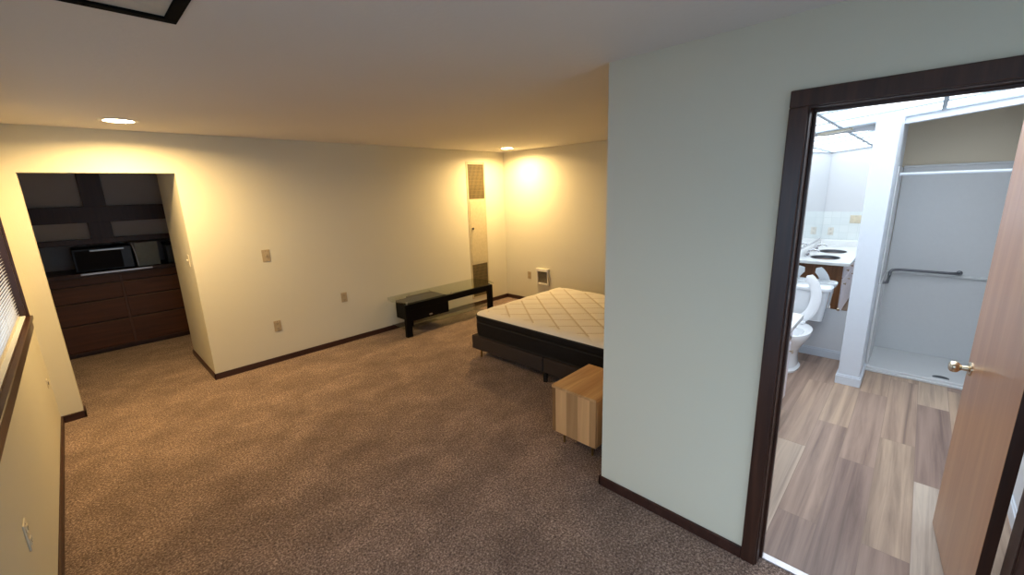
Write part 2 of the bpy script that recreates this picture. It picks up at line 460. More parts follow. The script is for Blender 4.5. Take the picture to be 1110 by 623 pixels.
bl = thing('window_blind', 'white horizontal slat blind covering the window in the left wall', 'blind', (XW-.03, 3.33, .98))
b = nb(); box(b, XW-.06, XW-.015, W1[0]+.03, W1[1]-.025, 1.985, 2.02, .003, 1); obj('head_rail', b, M['blind'], bl)
b = nb(); z = 1.0
while z < 1.98:
    R_ = Matrix.Rotation(math.radians(-36), 3, 'Y')
    box(b, XW-.048, XW-.027, W1[0]+.035, W1[1]-.03, z, z+.0012, 0, 1, R_, (XW-.0375, 3.3, z)); z += .0215
obj('slats', b, M['blind'], bl)
b = nb(); box(b, XW-.05, XW-.025, W1[0]+.035, W1[1]-.03, .976, .99, .002, 1); obj('bottom_rail', b, M['blind'], bl)
for y in (2.2, 2.8, 3.4, 4.0, 4.5):
    b = nb(); cyl(b, (XW-.0375, y, .98), (XW-.0375, y, 1.99), .0009, n=5); obj('ladder_cord', b, M['blind'], bl)
b = nb(); box(b, -12, XW-.16, -10, 14, -.35, -.2); struct('ground', b, M['conc'])

# ------------------------------------------------------------------ bathroom doorway
b = nb(); cw, ct = .061, .015
box(b, XD-ct, XD, DY1+.005, DY1+.005+cw, 0, DH+.005, .004, 2)
box(b, XD-ct, XD, DY0-.005-cw, DY0-.005, 0, DH+.005, .004, 2)
box(b, XD-ct, XD, DY0-.005-cw, DY1+.005+cw, DH+.005, DH+.005+cw, .004, 2)
box(b, XDI, XDI+ct, DY1+.005, DY1+.005+cw, 0, DH+.005, .004, 2)
box(b, XDI, XDI+ct, DY0-.005-cw, DY1+.005+cw, DH+.005, DH+.005+cw, .004, 2)
struct('trim_1', b, M['trim'])
b = nb()
box(b, XD-.001, XDI, DY1, DY1+.0195, 0, DH); box(b, XD-.001, XDI, DY0-.0195, DY0, 0, DH); box(b, XD-.001, XDI, DY0-.0195, DY1+.0195, DH, DH+.0195)
box(b, XD+.055, XD+.079, DY1-.011, DY1, 0, DH-.011, .002, 1); box(b, XD+.055, XD+.079, DY0, DY1, DH-.011, DH, .002, 1)
struct('trim_2', b, M['trim'])
b = nb(); box(b, XDI-.06, XDI-.02, DY0, DY1, 0, .006, .002, 1); struct('trim_3', b, M['strip'])

# door leaf, hinged at the near jamb and swung into the bathroom
ang = math.atan2(-.256+.325, 2.83-2.10)
door = sempty('door_1', (2.10, -.325, .0)); door.rotation_euler = (0, 0, ang)
def local(name, bm, m, parent, smooth=False):
    o = obj(name, bm, m, None, smooth); o.parent = parent; return o
LW = .735
b = nb(); box(b, 0, LW, -.035, 0, .012, 2.018, .0015, 1); lf = local('door_leaf', b, M['leaf'], door)
b = nb(); box(b, -.0015, 0, -.035, -.0005, .012, 2.018); local('door_edge', b, M['trim'], door)
kx, kz = LW-.065, .895
b = nb()
rot = Matrix.Translation((kx, 0, kz)) @ Matrix.Rotation(-PI/2, 4, 'X')
lathe(b, [(0,0),(.033,0),(.033,.004),(.027,.009),(.013,.011),(.0115,.03),(.016,.035),(.025,.043),(.0275,.055),(.025,.066),(.016,.073),(0,.075)], 32, rot)
local('door_knob', b, M['nickel'], door, True)
b = nb()
rot = Matrix.Translation((kx, -.035, kz)) @ Matrix.Rotation(PI/2, 4, 'X')
lathe(b, [(0,0),(.033,0),(.033,.004),(.027,.009),(.013,.011),(.0115,.03),(.016,.035),(.025,.043),(.0275,.055),(.025,.066),(.016,.073),(0,.075)], 32, rot)
local('door_knob', b, M['nickel'], door, True)
b = nb()
for z in (.25, 1.0, 1.8):
    cyl(b, (-.004, -.041, z), (-.004, -.041, z+.09), .006, n=12)
local('hinge', b, M['nickel'], door)
b = nb(); box(b, LW, LW+.0015, -.029, -.006, kz-.03, kz+.03); box(b, LW+.0014, LW+.008, -.022, -.013, kz-.012, kz+.012, .002, 1); local('latch_plate', b, M['nickel'], door)

# ------------------------------------------------------------------ bathroom shell
def cz(y): return 2.25 + .10*(.3-y)
b = nb(); box(b, BX, BX+.1, .35, YCI, 0, H); box(b, XR, BX, YCI, YCI+T, 0, H); struct('wall_mirror', b, M['bwall'])
b = nb(); box(b, XDI, XDI+.004, DY1+.066, YCI, 0, H); box(b, XDI, XDI+.004, DY0-.02, DY1+.066, DH+.066, H)
box(b, XDI, XDI+.004, BYR, DY0-.066, 0, H); box(b, XDI+.004, BX, YCI-.004, YCI, 0, H)
struct('wall_bathroom_paint', b, M['bwall'])
b = nb(); box(b, XDI, 5.9, BYR-.1, BYR, 0, H); struct('wall_bathroom_right', b, M['bwall'])
b = nb(); box(b, 4.50, 5.9, .20, .35, 0, H, .004, 1); struct('wall_partition', b, M['white'])
b = nb(); box(b, 5.8, 5.9, BYR, .20, 0, H); struct('wall_shower', b, M['shw_upper'])
b = nb(); box(b, XDI, 5.9, BYR-.1, YCI, H+.06, H+.15); struct('ceiling_bathroom', b, M['bwall'])
# shower ceiling (sloped like the rest) and header
def slab(b, x0, x1, y0, y1, zf, t):
    vs = [b.verts.new((x, y, zf(y)+d)) for d in (0, t) for x, y in ((x0, y0), (x1, y0), (x1, y1), (x0, y1))]
    for f in ((0,3,2,1),(4,5,6,7),(0,1,5,4),(1,2,6,5),(2,3,7,6),(3,0,4,7)): b.faces.new([vs[i] for i in f])
b = nb(); slab(b, 5.0, 5.8, BYR, .2, lambda y: cz(y)+.02, .05); struct('ceiling_shower', b, M['shw_upper'])
b = nb(); slab(b, 4.96, 5.05, BYR, .2, lambda y: cz(y)-.052, .15); struct('trim_4', b, M['white'])
# white baseboards of the bathroom with a moulded cap
def wboard(b, x0, x1, y0, y1):
    box(b, x0, x1, y0, y1, 0, .075, .002, 1)
def wcap(b, x0, x1, y0, y1): box(b, x0, x1, y0, y1, .075, .09, .004, 2)
b = nb(); wboard(b, BX-.014, BX, .35, YCI-.004); wcap(b, BX-.009, BX, .35, YCI-.004); struct('baseboard_mirror', b, M['white'])
b = nb()
wboard(b, 4.486, 4.5, .188, .362); wcap(b, 4.491, 4.5, .192, .358)
wboard(b, 4.5, BX-.014, .35, .364); wcap(b, 4.5, BX-.014, .35, .359)
wboard(b, 4.5, 4.93, .186, .2); wcap(b, 4.5, 4.93, .191, .2)
struct('baseboard_partition', b, M['white'])
b = nb(); wboard(b, 2.2, 4.93, BYR, BYR+.014); wcap(b, 2.2, 4.93, BYR, BYR+.009); struct('baseboard_bathroom_right', b, M['white'])

# luminous ceiling: diffuser panels in a grid
lc = thing('luminous_ceiling', 'glowing white diffuser panels in a grey grid over the bathroom', 'ceiling light', (3.4, .3, 2.25))
xs = [2.09, 2.59, 3.20, 3.81, 4.42, 4.95]; ys = [BYR+.005, -.02, .62, YCI-.006]
for i in range(5):
    for j in range(3):
        x1 = xs[i+1]; 
        b = nb(); slab(b, xs[i]+.012, x1-.012, ys[j]+.012, ys[j+1]-.012, lambda y: cz(y)+.012, .006)
        obj('diffuser_panel', b, M['lpanel'], lc)
b = nb()
for x in xs: slab(b, x-.013 if x > 2.1 else x, x+.013, ys[0], ys[-1], cz, .03)
obj('grid_bar', b, M['gridbar'], lc)
for y in ys:
    b = nb(); slab(b, xs[0]+.01, xs[-1]-.01, max(y-.013, ys[0]), min(y+.013, ys[-1]), lambda q: cz(q)+.001, .03)
    obj('grid_bar', b, M['gridbar'], lc)
b = nb(); slab(b, 4.97, BX, .35, YCI-.005, lambda y: cz(y)+.0, .05); struct('ceiling_soffit', b, M['bwall'])

# tile wainscot on the door wall (seen in the mirror)
b = nb(); box(b, XDI+.004, XDI+.012, DY1+.075, YCI-.006, .60, 1.30); struct('wall_tile', b, M['tile'])

# mirror
mr = thing('wall_mirror', 'large frameless mirror on the bathroom wall behind the toilet', 'mirror', (BX, .7, .52))
b = nb(); box(b, BX-.006, BX-.0005, .352, YCI-.008, .515, 2.19, .001, 1); obj('mirror_glass', b, M['mirror'], mr)
for y in (.47, .95):
    b = nb(); box(b, BX-.012, BX-.0065, y-.012, y+.012, .505, .528, .002, 1); obj('mirror_clip', b, M['nickel'], mr)
vm = thing('vanity_mirror', 'wide mirror above the sink counter, reflected in the toilet mirror', 'mirror', (3.6, YCI-.004, .9))
b = nb(); box(b, XDI+.013, BX-.008, YCI-.010, YCI-.0045, .90, 2.17, .001, 1); obj('mirror_glass', b, M['mirror'], vm)
# vent above
b = nb(); slab(b, 5.02, 5.085, .55, .80, lambda y: cz(y)-.016, .015)
vent = thing('ceiling_vent', 'slim off-white vent strip on the bathroom ceiling above the mirror', 'vent', (5.04, .69, 2.2))
obj('frame', b, M['platelt'], vent)
b = nb(); slab(b, 5.03, 5.075, .60, .75, lambda y: cz(y)-.020, .004); obj('louver', b, M['heatw'], vent)

# ------------------------------------------------------------------ shower
sh = thing('shower_stall', 'white acrylic shower stall with low pan beyond the partition', 'shower', (5.4, -.18, 0))
b = nb()
box(b, 4.985, 5.045, BYR+.001, .199, 0, .045, .008, 2); box(b, 4.97, 4.99, BYR+.001, .199, 0, .022, .005, 2)
box(b, 5.04, 5.775, BYR+.001, .199, 0, .012)
obj('pan', b, M['shower'], sh)
def splane(b, z0, z1, d):
    box(b, 5.8-.03+d, 5.799, BYR+.02, .185, z0, z1, .004, 2)
    box(b, 5.01, 5.78, .18+d, .199, z0, z1, .004, 2)
    box(b, 5.01, 5.78, BYR+.001, BYR+.02-d, z0, z1, .004, 2)
b = nb(); splane(b, .01, .83, 0); obj('wall_panel', b, M['shower'], sh)
b = nb(); splane(b, .835, 1.87, .008); obj('wall_panel', b, M['shower'], sh)
b = nb(); box(b, 5.745, 5.799, BYR+.02, .185, .82, .845, .008, 3); obj('ledge', b, M['shower'], sh)
b = nb(); box(b, 5.765, 5.799, BYR+.02, .185, 1.865, 1.885, .004, 2); obj('top_lip', b, M['shower'], sh)
b = nb(); lathe(b, [(0, 0), (.05, 0), (.055, .004), (.0, .006)], 28, Matrix.Translation((5.14, -.32, .012))); obj('drain', b, M['hole'], sh, True)
b = nb(); cyl(b, (5.035, BYR+.021, 1.80), (5.035, .1795, 1.80), .013, n=18)
tag(obj('shower_rod', b, M['white'], None, True), 'white curtain rod spanning the top of the shower opening', 'rod')
gb = thing('grab_bar', 'grey steel grab bar with an offset end on the shower wall', 'grab bar', (5.7, -.05, .8))
b = nb()
pth = [(5.30, .183, .80), (5.30, .165, .80), (5.315, .150, .80), (5.60, .150, .80), (5.635, .150, .807), (5.65, .150, .83), (5.652, .149, .848), (5.66, .138, .866), (5.675, .115, .870), (5.692, .08, .872), (5.70, -.29, .872), (5.71, -.325, .872), (5.735, -.337, .872), (5.772, -.337, .872)]
tube(b, pth, .013, 14); obj('rail', b, M['steel'], gb, True)
for mm in (Matrix.Translation((5.30, .179, .80)) @ Matrix.Rotation(PI/2, 4, 'X'), Matrix.Translation((5.768, -.337, .872)) @ Matrix.Rotation(-PI/2, 4, 'Y')):
    b = nb(); lathe(b, [(0, 0), (.022, 0), (.022, .004), (.015, .008), (0, .008)], 24, mm); obj('flange', b, M['steel'], gb, True)

# ------------------------------------------------------------------ toilet (back to the mirror wall, bowl towards the door)
TY = .775
to = thing('toilet', 'white two-piece toilet with raised open-front seat below the mirror', 'toilet', (4.72, TY, 0))
def oval(cx, cy, z, rx0, rx1, ry, n=36, e=2.2):
    """egg outline: rx0 towards the front (-X), rx1 to the back"""
    out = []
    for i in range(n):
        a = 2*PI*i/n; c, s = math.cos(a), math.sin(a)
        k = (abs(c)**e + abs(s)**e)**(-1/e)
        out.append((cx + (rx1 if c > 0 else rx0)*c*k, cy + ry*s*k, z))
    return out
b = nb()
loft(b, [oval(4.62, TY, 0, .20, .20, .115), oval(4.62, TY, .02, .205, .205, .12), oval(4.63, TY, .035, .18, .20, .098), oval(4.64, TY, .12, .165, .20, .088),
         oval(4.63, TY, .20, .17, .22, .098), oval(4.61, TY, .27, .22, .25, .135), oval(4.60, TY, .34, .265, .27, .172), oval(4.60, TY, .385, .285, .28, .186), oval(4.60, TY, .40, .283, .28, .184),
         oval(4.60, TY, .402, .262, .262, .162), oval(4.60, TY, .385, .225, .12, .125), oval(4.60, TY, .32, .19, .10, .11), oval(4.62, TY, .24, .10, .07, .07), oval(4.62, TY, .22, .05, .05, .04)])
obj('bowl', b, M['porcelain'], to, True)
b = nb()
def rrect(x0, x1, y0, y1, z, r, n=6):
    out = []
    for cx, cy, a0 in ((x1-r, y1-r, 0), (x0+r, y1-r, PI/2), (x0+r, y0+r, PI), (x1-r, y0+r, 3*PI/2)):
        for i in range(n+1):
            a = a0 + PI/2*i/n; out.append((cx+r*math.cos(a), cy+r*math.sin(a), z))
    return out
loft(b, [rrect(4.93, 5.08, TY-.19, TY+.19, .405, .05), rrect(4.905, 5.09, TY-.21, TY+.21, .42, .05), rrect(4.895, 5.095, TY-.235, TY+.235, .72, .045)])
tank = obj('tank', b, M['porcelain'], to, True)
b = nb()
loft(b, [rrect(4.885, 5.098, TY-.25, TY+.25, .722, .05), rrect(4.878, 5.10, TY-.257, TY+.257, .73, .055), rrect(4.878, 5.10, TY-.257, TY+.257, .752, .055), rrect(4.89, 5.095, TY-.245, TY+.245, .762, .05)])
obj('tank_lid', b, M['porcelain'], to, True)
b = nb(); box(b, 4.86, 4.895, TY+.13, TY+.19, .655, .672, .004, 2); cyl(b, (4.895, TY+.18, .663), (4.87, TY+.18, .663), .012); obj('flush_lever', b, M['chrome'], to)
# raised seat: a horseshoe, open at the (now upper) front
b = nb()
secs = []; n = 40; L = .44
def seat_pt(s):
    """centre line of the horseshoe in (y, h); s from -1 to 1"""
    a = s*math.radians(160)
    return (.150*math.sin(a), .235 - .225*math.cos(a))
for i in range(n+1):
    s = -1 + 2*i/n
    y, h = seat_pt(s)
    y2, h2 = seat_pt(min(1, s+.01)); y1, h1 = seat_pt(max(-1, s-.01))
    ty, th = y2-y1, h2-h1; l = math.hypot(ty, th); ny, nh = -th/l, ty/l
    w = .043 * (1 if abs(s) < .93 else math.sqrt(max(.02, 1-((abs(s)-.93)/.07)**2)))
    sec = []
    for k in range(10):
        aa = 2*PI*k/10
        d = w*math.cos(aa); tt = .010*math.sin(aa)
        yy = y + ny*d; hh = h + nh*d
        lean = math.radians(7)
        sec.append((4.815 + hh*math.sin(lean) + tt*math.cos(lean), TY+yy, .425 + hh*math.cos(lean) - tt*math.sin(lean)))
    secs.append(sec)
loft(b, secs); obj('seat', b, M['seat'], to, True)
for s in (-1, 1):
    b = nb(); box(b, 4.79, 4.85, TY+s*.075-.02, TY+s*.075+.02, .40, .43, .006, 2); obj('seat_hinge', b, M['seat'], to)

# ------------------------------------------------------------------ vanity
vx1 = 3.76; vy0 = .55
va = thing('bathroom_vanity', 'brown wooden vanity with white double-sink counter beside the doorway', 'vanity', (2.95, .83, 0))
b = nb(); box(b, 2.10, 3.70, .61, 1.07, .09, .735, .003, 1); box(b, 2.10, 3.70, .70, 1.07, 0, .09); obj('cabinet', b, M['oak'], va)
for k in range(4):
    x0 = 2.13+k*.395
    b = nb(); box(b, x0, x0+.375, .592, .61, .58, .72, .004, 2); d = obj('drawer', b, M['front'], va)
    b = nb(); lathe(b, [(0,0),(.006,0),(.006,.012),(.015,.018),(.015,.024),(0,.028)], 16, Matrix.Translation((x0+.19, .592, .65)) @ Matrix.Rotation(PI/2, 4, 'X')); obj('knob', b, M['nickel'], d, True)
    b = nb(); box(b, x0, x0+.375, .592, .61, .11, .565, .004, 2); d = obj('cabinet_door', b, M['front'], va)
    b = nb(); lathe(b, [(0,0),(.006,0),(.006,.012),(.015,.018),(.015,.024),(0,.028)], 16, Matrix.Translation((x0+.33, .592, .5)) @ Matrix.Rotation(PI/2, 4, 'X')); obj('knob', b, M['nickel'], d, True)
# counter with two oval basins: top grid with holes made by lofting ring -> basin
sinks = [(3.38, .845), (2.74, .845)]
b = nb()
def counter_top(b):
    # strips around each sink: build as rectangle cells with an oval hole
    cells = [(2.095, 3.04, sinks[1]), (3.04, vx1, sinks[0])]
    y0, y1, zt = vy0, 1.094, .775
    n = 48
    for x0, x1, (cx, cy) in cells:
        outer, inner = [], []
        for i in range(n):
            a = 2*PI*i/n; c, s = math.cos(a), math.sin(a)
            ts = []
            if c > 1e-9: ts.append((x1-cx)/c)
            if c < -1e-9: ts.append((x0-cx)/c)
            if s > 1e-9: ts.append((y1-cy)/s)
            if s < -1e-9: ts.append((y0-cy)/s)
            t = min(ts); outer.append(Vector((cx+c*t, cy+s*t, zt)))
            inner.append((c, s))
        # snap nearest samples to the corners
        for qx in (x0, x1):
            for qy in (y0, y1):
                k = min(range(n), key=lambda i: (outer[i]-Vector((qx, qy, zt))).length); outer[k] = Vector((qx, qy, zt))
        R0 = [b.verts.new(p) for p in outer]
        rings = [R0]
        for rx, ry, z in ((.205, .163, zt), (.20, .159, zt-.012)):
            rings.append([b.verts.new((cx+rx*c, cy+ry*s, z)) for c, s in inner])
        for A, B in zip(rings, rings[1:]):
            for k in range(n): b.faces.new((A[k], A[(k+1) % n], B[(k+1) % n], B[k]))
counter_top(b)
box(b, 2.095, vx1, vy0-.004, vy0+.02, .735, .7755, .006, 3); box(b, vx1-.02, vx1+.004, vy0, 1.094, .735, .7755, .006, 3)
box(b, 2.095, 2.115, vy0, 1.094, .77, .88, .004, 2); box(b, 2.115, vx1, 1.075, 1.0945, .77, .87, .004, 2)
obj('countertop', b, M['counter'], va, True)
for (cx, cy) in sinks:
    b = nb()
    box(b, cx-.09, cx+.09, 1.045-.025, 1.045+.02, .775, .79, .006, 3)
    tube(b, [(cx, 1.045, .785), (cx, 1.04, .83), (cx, 1.02, .86), (cx, .98, .872), (cx, .93, .862), (cx, .915, .845)], [.014, .013, .012, .011, .010, .010], 12)
    f = obj('faucet', b, M['chrome'], va, True)
    for s in (-1, 1):
        b = nb(); cyl(b, (cx+s*.07, 1.045, .785), (cx+s*.07, 1.045, .81), .014); tube(b, [(cx+s*.07, 1.045, .815), (cx+s*.095, 1.025, .835), (cx+s*.13, 1.005, .85)], [.012, .01, .008], 10)
        obj('faucet_handle', b, M['chrome'], f, True)
    b = nb(); lathe(b, [(.206, .776), (.202, .778), (.196, .774), (.192, .74), (.16, .68), (.09, .658), (0, .655)], 40, Matrix.Translation((cx, cy, 0)), 1, .80)
    obj('basin', b, M['hole2'], va, True)
    b = nb(); lathe(b, [(0, 0), (.024, 0), (.026, .004), (0, .005)], 20, Matrix.Translation((cx, cy, .658))); obj('sink_drain', b, M['hole'], va, True)

# ------------------------------------------------------------------ wall plates
def plate(name, label, cat, pos, axis, w=.072, h=.116, m='plate', kind='outlet', group=None):
    """axis: unit vector pointing out of the wall ('-y', '-x', '+x')"""
    t = thing(name, label, cat, pos, group)
    def place(b):
        if axis == '-x': R_ = Matrix.Rotation(-PI/2, 4, 'Z')
        elif axis == '+x': R_ = Matrix.Rotation(PI/2, 4, 'Z')
        else: R_ = Matrix.Identity(4)
        bmesh.ops.transform(b, matrix=Matrix.Translation(pos) @ R_, verts=b.verts)
        return b
    b = nb(); box(b, -w/2, w/2, -.006, 0, -h/2, h/2, .002, 2); obj('cover_plate', place(b), M[m], t)
    if kind == 'outlet':
        for s in (-1, 1):
            b = nb(); box(b, -.016, .016, -.009, -.006, s*.028-.014, s*.028+.014, .003, 2); r = obj('receptacle', place(b), M[m], t)
            b = nb(); box(b, -.008, -.005, -.0095, -.009, s*.028-.004, s*.028+.006); box(b, .005, .008, -.0095, -.009, s*.028-.004, s*.028+.006)
            box(b, -.002, .002, -.0095, -.009, s*.028-.011, s*.028-.008); obj('slot', place(b), M['slot'], r)
    elif kind == 'switch':
        for dx in ([0] if w < .1 else [-w/4, w/4]):
            b = nb(); box(b, dx-.005, dx+.005, -.018, -.006, -.004, .014, .002, 2); obj('toggle', place(b), M[m], t)
    elif kind == 'jack':
        b = nb(); box(b, -.012, .012, -.009, -.006, -.012, .012, .002, 1); obj('jack', place(b), M['slot'], t)
    for s in (-1, 1):
        b = nb(); cyl(b, (0, -.0065, s*(h/2-.012)), (0, -.006, s*(h/2-.012)), .003, n=10); obj('screw', place(b), M['slot'], t)
    return t
plate('wall_plate', 'beige cover plate highest on the back wall, right of the opening', 'wall plate', (1.366, YB, 1.18), '-y', .075, .125, kind='switch')
plate('outlet', 'beige outlet on the back wall straight below the cover plate', 'outlet', (1.369, YB, .407), '-y')
plate('outlet', 'beige outlet on the back wall between the cover plate and glass table', 'outlet', (2.139, YB, .571), '-y')
plate('outlet', 'beige outlet on the alcove wall left of the white heater grille', 'outlet', (XR, 4.415, .437), '-x')
plate('light_switch', 'ivory light switch on the side of the opening to the nook', 'light switch', (XJ, 5.108, 1.20), '-x', m='platelt', kind='switch')
plate('outlet', 'pale outlet low on the left wall near the camera', 'outlet', (XW, 2.39, .50), '+x', m='platelt')
plate('wall_jack', 'small pale wall jack on the left wall below the blind, near the opening', 'wall jack', (XW, 4.66, .44), '+x', .045, .07, m='platelt', kind='jack')
plate('outlet', 'pale outlet on bathroom tiles above the sinks, seen in the mirror', 'outlet', (XDI+.012, .98, 1.0), '+x', m='heatw')
plate('light_switch', 'wide almond double switch on bathroom tiles, seen in the mirror', 'light switch', (XDI+.012, .70, 1.19), '+x', .13, .116, m='platelt', kind='switch')

# ------------------------------------------------------------------ tall wall cabinet with grilles (furnace panel)
hv = thing('utility_panel', 'tall narrow cream wall panel with bronze grilles above the glass table', 'wall panel', (4.355, YB, .12))
b = nb(); X0, X1 = 4.17, 4.54
box(b, X0, X0+.03, YB-.007, YB, .12, 2.20, .002, 1); box(b, X1-.025, X1, YB-.007, YB, .12, 2.20, .002, 1)
for z in ((2.165, 2.20), (1.63, 1.66), (.66, .685), (.12, .15)): box(b, X0+.03, X1-.025, YB-.007, YB, z[0], z[1], .002, 1)
obj('frame', b, M['panelpaint'], hv)
b = nb(); box(b, X0+.031, X1-.026, YB-.010, YB-.001, .687, 1.628, .003, 2); dd = obj('access_door', b, M['panelpaint'], hv)
b = nb(); lathe(b, [(0,0),(.012,0),(.012,.006),(.017,.014),(.017,.02),(0,.024)], 20, Matrix.Translation((4.235, YB-.010, 1.22)) @ Matrix.Rotation(PI/2, 4, 'X')); obj('latch_knob', b, M['slot'], dd, True)
for z0, z1 in ((1.66, 2.165), (.15, .66)):
    b = nb(); x = X0+.036
    while x < X1-.03:
        box(b, x, x+.011, YB-.008, YB-.004, z0, z1); x += .0235
    z = z0+.02
    while z < z1:
        box(b, X0+.03, X1-.025, YB-.006, YB-.003, z, z+.004); z += .05
    g = obj('grille', b, M['grille'], hv)
    b = nb(); box(b, X0+.03, X1-.025, YB-.002, YB-.0005, z0, z1); obj('grille_backing', b, M['grilled'], hv)

# wall heater on the alcove wall
ht = thing('wall_heater', 'small white-framed wall heater with grey grille above the bed', 'heater', (XR, 4.125, .32))
b = nb(); y0, y1, z0, z1 = 4.01, 4.24, .32, .57
box(b, XR-.03, XR, y0, y0+.022, z0, z1, .004, 2); box(b, XR-.03, XR, y1-.022, y1, z0, z1, .004, 2)
box(b, XR-.05, XR, y0-.005, y1+.005, z1-.04, z1+.005, .005, 2); box(b, XR-.03, XR, y0+.03, y1-.03, z0, z0+.025, .003, 1)
obj('housing', b, M['heatw'], ht)
b = nb(); z = z0+.03
while z < z1-.05:
    box(b, XR-.022, XR-.006, y0+.022, y1-.022, z, z+.006, 0, 1, Matrix.Rotation(.5, 3, 'Y'), (XR-.014, 4.1, z)); z += .012
obj('grille', b, M['heatg'], ht)
b = nb(); box(b, XR-.004, XR-.001, y0+.022, y1-.022, z0+.025, z1-.04); obj('backing', b, M['slot'], ht)

# ------------------------------------------------------------------ recessed ceiling lights
def can(label, x, y, power, r=.105):
    t = thing('recessed_light', label, 'ceiling light', (x, y, H), 'recessed ceiling lights')
    b = nb(); lathe(b, [(r*.74, .002), (r*.78, -.008), (r, -.006), (r+.004, .002), (r*.74, .002)], 40, Matrix.Translation((x, y, H))); obj('trim_ring', b, M['canw'], t, True)
    b = nb(); lathe(b, [(0, -.012), (r*.5, -.010), (r*.74, -.002), (0, .002)], 32, Matrix.Translation((x, y, H))); obj('lamp', b, M['canlamp'], t, True)
    l = bpy.data.lights.new('lamp_light', 'AREA'); l.shape = 'DISK'; l.size = r*1.4; l.energy = power; l.color = (1, .67, .28); l.spread = math.radians(165)
    lo = bpy.data.objects.new('lamp_light', l); C.objects.link(lo); lo.location = (0, 0, -.016); lo.parent = t
can('lit recessed ceiling light on the left, nearest the dark nook', .385, 4.34, 31, .115)
can('lit recessed ceiling light above the far corner by the tall panel', 4.50, 4.38, 26, .115)

# black-framed ceiling panel at the top edge
hp = thing('ceiling_panel', 'square cream ceiling panel with a black frame', 'ceiling panel', (.06, 1.58, H))
b = nb(); x0, x1, y0, y1 = -.25, .37, 1.27, 1.89; w = .036
box(b, x0, x1, y0, y0+w, H-.016, H, .002, 1); box(b, x0, x1, y1-w, y1, H-.016, H, .002, 1)
box(b, x0, x0+w, y0+w, y1-w, H-.016, H, .002, 1); box(b, x1-w, x1, y0+w, y1-w, H-.016, H, .002, 1)
obj('frame', b, M['matte'], hp)
b = nb(); box(b, x0+w, x1-w, y0+w, y1-w, H-.008, H-.0005); obj('panel', b, M['hatchin'], hp)

# ------------------------------------------------------------------ glass-topped media table
tv = thing('glass_tv_stand', 'low black media table with a glass top against the back wall', 'tv stand', (3.42, 4.65, 0))
TF, TBk, TL, TR, TZ = 4.455, 4.87, 2.68, 4.17, .42
for x, y in ((TL, TF), (TR-.08, TF), (TL+.275, TBk-.05)):
        b = nb(); box(b, x, x+(.08 if y < 4.6 else .055), y, y+.05, 0, TZ, .003, 2); obj('leg', b, M['black'], tv)
b = nb(); box(b, TL+.08, TR-.08, TF+.003, TF+.047, .34, TZ, .003, 2); obj('front_beam', b, M['black'], tv)
b = nb(); box(b, TL+.33, TL+.68, TBk-.047, TBk-.003, .34, TZ, .003, 2); obj('back_beam', b, M['black'], tv)
b = nb(); bx0, bx1 = TL+.085, 3.37
box(b, bx0, bx1, TF+.05, TBk-.05, .185, .20); box(b, bx0, bx1, TF+.05, TBk-.05, .40, .415); box(b, bx0, bx0+.015, TF+.05, TBk-.05, .20, .40); box(b, bx1-.015, bx1, TF+.05, TBk-.05, .20, .40)
box(b, bx0, bx1, TBk-.065, TBk-.05, .20, .40)
bxo = obj('compartment', b, M['black'], tv)
b = nb(); box(b, bx0+.002, bx1-.002, TF+.03, TF+.048, .187, .34, .003, 2); dr = obj('drop_door', b, M['black'], tv)
b = nb(); lathe(b, [(0, 0), (1, 0), (1, .1), (0, .12)], 24, Matrix.Translation((3.07, TF+.03, .222)) @ Matrix.Rotation(PI/2, 4, 'X') @ Matrix.Diagonal((.028, .011, .03, 1))); obj('badge', b, M['silver'], dr, True)
# glass top: clipped corners, bowed ends
def extr(b, pts, z0, z1):
    A = [b.verts.new((x, y, z0)) for x, y in pts]; B = [b.verts.new((x, y, z1)) for x, y in pts]
    b.faces.new(A[::-1]); b.faces.new(B)
    n = len(pts)
    for k in range(n): b.faces.new((A[k], A[(k+1) % n], B[(k+1) % n], B[k]))
b = nb(); gx0, gx1, gy0, gy1 = 2.635, 4.215, 4.41, 4.90
pts = []
def arc(cx, cy, r, a0, a1, n=6):
    for i in range(n+1):
        a = math.radians(a0+(a1-a0)*i/n); pts.append((cx+r*math.cos(a), cy+r*math.sin(a)))
pts += [(gx0+.06, gy0), (gx1-.06, gy0), (gx1, gy0+.12), (gx1+.02, (gy0+gy1)/2), (gx1, gy1-.12), (gx1-.06, gy1), (gx0+.06, gy1), (gx0+.0, gy1-.12), (gx0-.02, (gy0+gy1)/2), (gx0+.0, gy0+.16)]
extr(b, pts, .447, .457)
gt = obj('glass_top', b, M['tglass'], tv)
for x, y in ((TL+.04, TF+.025), (3.42, TF+.025), (TR-.04, TF+.025), (TL+.30, TBk-.025), (TL+.64, TBk-.025)):
        b = nb(); cyl(b, (x, y, TZ), (x, y, .447), .010, n=14); cyl(b, (x, y, .447), (x, y, .449), .016, n=16); obj('standoff', b, M['silver'], tv, True)
b = nb(); box(b, TL+.01, TR-.01, TF+.05, TBk-.05, .095, .103, .001, 1); obj('glass_shelf', b, M['tglass'], tv)

